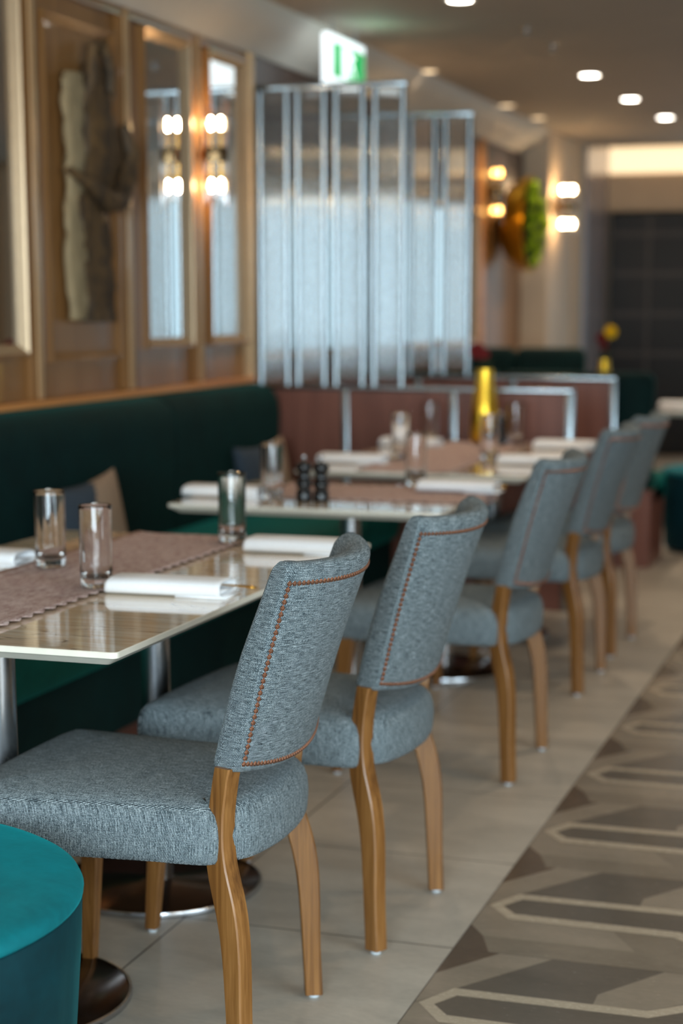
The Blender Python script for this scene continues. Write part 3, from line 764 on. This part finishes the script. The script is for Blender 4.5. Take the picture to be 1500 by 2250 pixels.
def make_mill():
    t = thing('pepper_mill', 'x', 'pepper mill')
    prof = [(0, 0), (.0235, 0), (.025, .004), (.025, .03), (.022, .034), (.0185, .038), (.024, .046), (.0255, .052), (.024, .060), (.0175, .068), (.0165, .084), (.0185, .089)]
    bm = B(); lathe(bm, prof+[(0, .089)], 32); obj('body', bm, M['black'], t, 'all')
    bm = B(); lathe(bm, [(0, .089), (.0215, .090), (.025, .098), (.0255, .106), (.023, .114), (.015, .1205), (0, .122)], 32); obj('head', bm, M['black'], t, 'all')
    bm = B(); lathe(bm, [(0, .121), (.0045, .122), (.004, .128), (.0075, .132), (.0075, .139), (.004, .143), (0, .1435)], 16); obj('top_knob', bm, M['steel'], t, 'all')
    return t
P0 = make_mill()
for i, (x, y, L) in enumerate(((-1.788, 5.118, 'left of the two black pepper mills on the middle table'), (-1.732, 5.115, 'right of the two black pepper mills on the middle table'),
                               (-1.70, 7.40, 'black pepper mill just right of the gold vase'))):
    if i == 0: P0.location = (x, y, .7505); P0['label'] = L; P0['group'] = 'black pepper mills'
    else: dup(P0, (x, y, .7505 if i == 1 else .7555), .7, L, 'black pepper mills')

def vase(x, y, z0, label, flowers, h=.30, sc=1.0):
    t = thing('flower_vase', label, 'vase', (x, y, z0))
    bm = B(); n = 36; prof = [(0, 0), (.034, 0), (.046, .01), (.049, .05), (.047, .12), (.040, .19), (.030, .25), (.027, h), (.024, h), (.026, .25), (0, .2)]
    prof = [(r*sc, z) for r, z in prof]
    lathe(bm, prof, n, wob=lambda a, k_: 1+.02*math.cos(a*9+k_)); obj('vase_body', bm, M['gold'], t, True)
    rnd = random.Random(len(label))
    for i, (dx, dy, dz, r, m) in enumerate(flowers):
        bm = B(); tube(bm, [(0, 0, h-.06), (dx*.5, dy*.5, h+dz*.4), (dx, dy, h+dz)], .003, 6); st = obj('stem', bm, M['leafdark'], t)
        bm = B()
        for k_ in range(34):
            th = math.acos(1-2*(k_+.5)/34); ph = k_*2.4; d = Vector((math.sin(th)*math.cos(ph), math.sin(th)*math.sin(ph), math.cos(th)))
            c = Vector((dx, dy, h+dz))+d*r*.72; a_ = d.orthogonal().normalized()*r*.42; b_ = d.cross(a_).normalized()*r*.42
            vs = [bm.verts.new(c+a_*math.cos(q)*1+b_*math.sin(q)+d*r*(.28 if q_ % 2 else .12)) for q_, q in enumerate([j*PI/3 for j in range(6)])]
            cc = bm.verts.new(c-d*r*.2)
            for q_ in range(6): bm.faces.new((cc, vs[q_], vs[(q_+1) % 6]))
        obj('flower', bm, M[m], t)
    bm = B()
    for k_ in range(14):
        a_ = k_*2.4; r1 = .045; c = Vector((0, 0, h-.01)); tip = c+Vector((math.cos(a_)*r1, math.sin(a_)*r1, .02+.045*rnd.random()))
        s_ = Vector((-math.sin(a_), math.cos(a_), 0))*.012; mid = (c+tip)/2
        vs = [bm.verts.new(p) for p in (c, mid+s_, tip, mid-s_)]; bm.faces.new(vs)
    obj('leaves', bm, M['leafdark'], t, kind='stuff')
vase(-1.79, 7.48, .7555, 'faceted gold vase with dark red flowers on the table against the partition', [(-.035, 0, .075, .034, 'redflower'), (-.01, .02, .06, .024, 'redflower')], .315, 1.3)
vase(-1.70, 9.95, .7505, 'gold vase with yellow and dark red flowers behind the further partition', [(.03, 0, .15, .036, 'yellowflower'), (-.02, 0, .115, .03, 'redflower'), (-.01, .02, .07, .025, 'redflower')], .29)

# ================================================================== CHAIRS
A22 = math.radians(22)
CX = [(-.1, .001), (0, 0), (.11, -.004), (.22, -.005), (.27, -.0075), (.31, -.0125), (.34, -.019), (.37, -.0275), (.40, -.035), (.44, -.039), (.49, -.037), (.53, -.031), (.567, -.024), (.62, -.010), (.7, .01)]
def cr(tab, z):
    for i in range(1, len(tab)-2):
        if z <= tab[i+1][0]: break
    (z0, a), (z1, b_), (z2, c), (z3, d) = tab[i-1:i+3]; t_ = (z-z1)/(z2-z1)
    return .5*(2*b_+(c-a)*t_+(2*a-5*b_+4*c-d)*t_*t_+(-a+3*b_-3*c+d)*t_**3)
def rear_leg(s):
    bm = B(); R = []
    for i in range(29):
        z = .008+.563*i/28; x = cr(CX, z); half = .0172+.0008*math.exp(-((z-.37)/.09)**2)
        cy = s*(.2115+x*.42)
        ca, sa = math.cos(A22), math.sin(A22)*s
        # rear normal (ca, sa), side outer (-sa.., ...)
        c = .0026; q = [(half, half-c), (half-c, half), (-half+c, half), (-half, half-c), (-half, -half+c), (-half+c, -half), (half-c, -half), (half, -half+c)]
        ex = .0055*math.exp(-((z-.35)/.085)**2)+.003*math.exp(-((z-.24)/.1)**2)      # deeper front to back at the knee
        R.append([(x+(a-(2*ex if a < 0 else 0))*ca-b_*sa, cy+(a-(2*ex if a < 0 else 0))*sa+b_*ca, z) for a, b_ in q])
    rings_mesh(bm, R); return bm
def front_leg(s):
    bm = B(); R = []
    for i in range(9):
        f = i/8; z = .008+.40*f; h = .013+.008*f; x = -.500+.025*f; y = s*(.258-.018*f); c = .002
        q = [(h, h-c), (h-c, h), (-h+c, h), (-h, h-c), (-h, -h+c), (-h+c, -h), (h-c, -h), (h, -h+c)]
        R.append([(x+a, y+b_, z) for a, b_ in q])
    rings_mesh(bm, R); return bm
def seat_bm():
    # plan outline (x rearwards)
    half = []
    import itertools
    pts = [(.028, 0), (.026, .06), (.016, .12), (.004, .160), (-.014, .184), (-.032, .205), (-.046, .222), (-.070, .231), (-.11, .234), (-.17, .235), (-.30, .246), (-.42, .261), (-.485, .266), (-.520, .256), (-.540, .225), (-.546, .16), (-.549, .08), (-.55, 0)]
    # resample smoothly (Catmull-Rom)
    full = pts+[(x, -y) for x, y in reversed(pts[1:-1])]
    n = len(full); o = []
    for i in range(n):
        p0, p1, p2, p3 = (Vector(full[(i+k_) % n]) for k_ in (-1, 0, 1, 2))
        for q in range(4):
            t_ = q/4
            o.append(.5*((2*p1)+(-p0+p2)*t_+(2*p0-5*p1+4*p2-p3)*t_*t_+(-p0+3*p1-3*p2+p3)*t_**3))
    N = len(o); bm = B()
    nor = []
    for i in range(N):
        d = (o[(i+1) % N]-o[i-1]).normalized(); nor.append(Vector((d.y, -d.x)))
    if nor[0].x < 0: nor = [-v_ for v_ in nor]
    R = []
    for ins, z in ((.035, .397), (.015, .396), (.006, .399), (.001, .407), (-.001, .425), (-.002, .445), (.000, .466), (.006, .484), (.018, .497), (.036, .504), (.052, .5075)):
        R.append([(o[i].x-nor[i].x*ins, o[i].y-nor[i].y*ins, z) for i in range(N)])
    cx = -.26
    base = R[-1]
    for sc, z in ((.9, .5105), (.78, .513), (.6, .5155), (.4, .517), (.2, .518), (.06, .5182)): R.append([(cx+(x-cx)*sc, y*sc, z) for x, y, _ in base])
    rings_mesh(bm, R); return bm
HB = .220; RR = HB/math.sin(A22)
def rear_x(z): return .002+(z-.567)*.262+.010*math.sin(max(0, min(1, (z-.567)/.36))*PI)*-.4
def thick(z): return .065-.012*max(0, (z-.75)/.18)+.002*math.sin(max(0, min(1, (z-.56)/.3))*PI)
def AZ(z): return math.radians(23+12*max(0, min(1, (z-.57)/.33)))
def back_pt(f, off, z):
    """f = position along the arc (-1..1), off = distance in front of the rear surface"""
    A = AZ(z); R0 = HB/math.sin(A); r = R0-off; th = f*A; return (rear_x(z)+(r*math.cos(th)-R0*math.cos(A)), r*math.sin(th), z)
def back_bm():
    bm = B(); R = []; z0b = .545; zt = .928; rt = .026
    levels = []
    for k_ in range(4): a = k_/3*PI/2; levels.append((z0b+.012*(1-math.cos(a)), .012*(1-math.sin(a))))
    for i in range(1, 20): levels.append((z0b+.012+(zt-rt-z0b-.012)*i/19, 0))
    for k_ in range(1, 8): a = k_/7*PI/2; levels.append((zt-rt+rt*math.sin(a), rt*(1-math.cos(a))*.85))
    for z, ins in levels:
        T = thick(min(z, .9)); ring = []; n = 26
        zz = z
        def lift(f_): # lower and upper edges dip a little at the middle
            f = (z-z0b)/(zt-z0b); return z+(1-f)*(.020*abs(f_)**2)+f*(-.008*(1-abs(f_)**2.4))
        RZ = HB/AZ(z); AA = 1-ins/RZ*.75
        r0 = .005; r1 = .018
        for i in range(n+1):
            f_ = -AA+2*AA*i/n
            ring.append(back_pt(f_, ins+(r0 if i in (0, n) else 0), lift(f_)))
        def end(sg):
            out = []
            for f in (.15, .4, .65): out.append(back_pt(sg*(AA+.01), ins+r0+(T-2*ins)*f, lift(1)))
            for k2 in (0, 1, 2, 3):
                a = k2/3*PI/2; out.append(back_pt(sg*(AA-(r1*(1-math.cos(a)))/RZ), T-ins-r1+r1*math.sin(a), lift(1)))
            return out
        ring += end(1)
        for i in range(1, n): f_ = AA-.085-(2*AA-.17)*i/n; ring.append(back_pt(f_, T-ins, lift(f_)))
        ring += list(reversed(end(-1)))
        R.append(ring)
    rings_uv(bm, R); return bm
def nails_bm():
    bm = B(); pos = []
    zb, zt = .580, .893
    A = .955
    def add(f_, z):
        p = Vector(back_pt(f_, 0, z)); th = f_*AZ(z); nrm = Vector((math.cos(th), math.sin(th), -.26)).normalized(); pos.append((p, nrm))
    n = 31
    for i in range(n):
        z = zb+(zt-zb)*i/(n-1); add(-A, z); add(A, z)
    m = 42
    for i in range(1, m):
        f_ = -A+2*A*i/m; add(f_, zt-.007*(1-(f_/A)**2)); add(f_, zb-.022*(1-(f_/A)**2))
    for p, nn in pos:
        a = nn.orthogonal().normalized(); b_ = nn.cross(a); rr = .0051
        c = bm.verts.new(p+nn*.0036); r1 = [bm.verts.new(p+nn*.0026+(a*math.cos(q*PI/4)+b_*math.sin(q*PI/4))*rr*.62) for q in range(8)]
        r2 = [bm.verts.new(p-nn*.0006+(a*math.cos(q*PI/4)+b_*math.sin(q*PI/4))*rr*(1.05 if q % 2 else .85)) for q in range(8)]
        for q in range(8):
            w_ = (q+1) % 8; bm.faces.new((c, r1[q], r1[w_])); bm.faces.new((r1[q], r2[q], r2[w_], r1[w_]))
    return bm
def make_chair():
    t = thing('dining_chair', 'x', 'chair')
    for s in (-1, 1):
        l = obj('leg', rear_leg(s), M['oak'], t, True)
        bm = B(); lathe(bm, [(0, 0), (.010, 0), (.0115, .003), (.0115, .009), (0, .009)], 16, .0, s*.213); obj('glide', bm, M['glide'], l, True)
        l = obj('leg', front_leg(s), M['oak'], t, True)
        bm = B(); lathe(bm, [(0, 0), (.009, 0), (.010, .003), (.010, .009), (0, .009)], 16, -.5, s*.258); obj('glide', bm, M['glide'], l, True)
    obj('seat', seat_bm(), M['fabric'], t, 'all')
    bm = B(); prism(bm, rrect(-.48, -.05, -.18, .18, .03), .392, .405); obj('seat_frame', bm, M['dark'], t)
    bk = obj('backrest', back_bm(), M['fabric_back'], t, True)
    obj('nailhead_trim', nails_bm(), M['nail'], bk, True, label='row of small copper nailheads')
    return t
C = make_chair()
chairs = [(-1.076, 2.933, .03, 'grey tweed dining chair nearest the camera, at the first table'), (-1.026, 3.622, -.04, 'grey tweed dining chair second from the camera, at the first table'),
          (-1.060, 5.01, -.02, 'grey tweed dining chair drawn up to the small middle table'), (-1.089, 6.225, -.02, 'grey tweed dining chair second from the far end of the row'),
          (-1.090, 6.935, -.04, 'grey tweed dining chair at the far end of the row')]
for i, (x, y, rz, L) in enumerate(chairs):
    if i == 0: C.location = (x, y, 0); C.rotation_euler = (0, 0, rz); C['label'] = L; C['group'] = 'grey tweed chairs along the aisle'
    else: dup(C, (x, y, 0), rz, L, 'grey tweed chairs along the aisle')

# ================================================================== OTTOMANS
def ottoman(x, y, r, h, label):
    t = thing('round_ottoman', label, 'ottoman', (x, y, 0), 0, 'round teal velvet ottomans')
    bm = B()
    side = [(0, .02), (r*.90, .02), (r*.92, .03), (r*.955, h*.4), (r*.985, h*.75), (r*.998, h-.03), (r*.99, h-.027)]
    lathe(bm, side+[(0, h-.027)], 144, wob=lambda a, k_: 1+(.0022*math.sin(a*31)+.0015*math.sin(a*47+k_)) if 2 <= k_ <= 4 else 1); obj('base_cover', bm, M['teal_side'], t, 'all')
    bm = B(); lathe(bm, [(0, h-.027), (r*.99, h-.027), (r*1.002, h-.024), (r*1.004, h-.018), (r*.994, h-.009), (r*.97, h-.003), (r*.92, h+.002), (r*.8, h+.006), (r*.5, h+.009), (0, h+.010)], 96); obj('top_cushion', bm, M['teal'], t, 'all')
    bm = B(); lathe(bm, [(0, 0), (r*.85, 0), (r*.85, .02), (0, .02)], 48); obj('plinth', bm, M['dark'], t)
    return t
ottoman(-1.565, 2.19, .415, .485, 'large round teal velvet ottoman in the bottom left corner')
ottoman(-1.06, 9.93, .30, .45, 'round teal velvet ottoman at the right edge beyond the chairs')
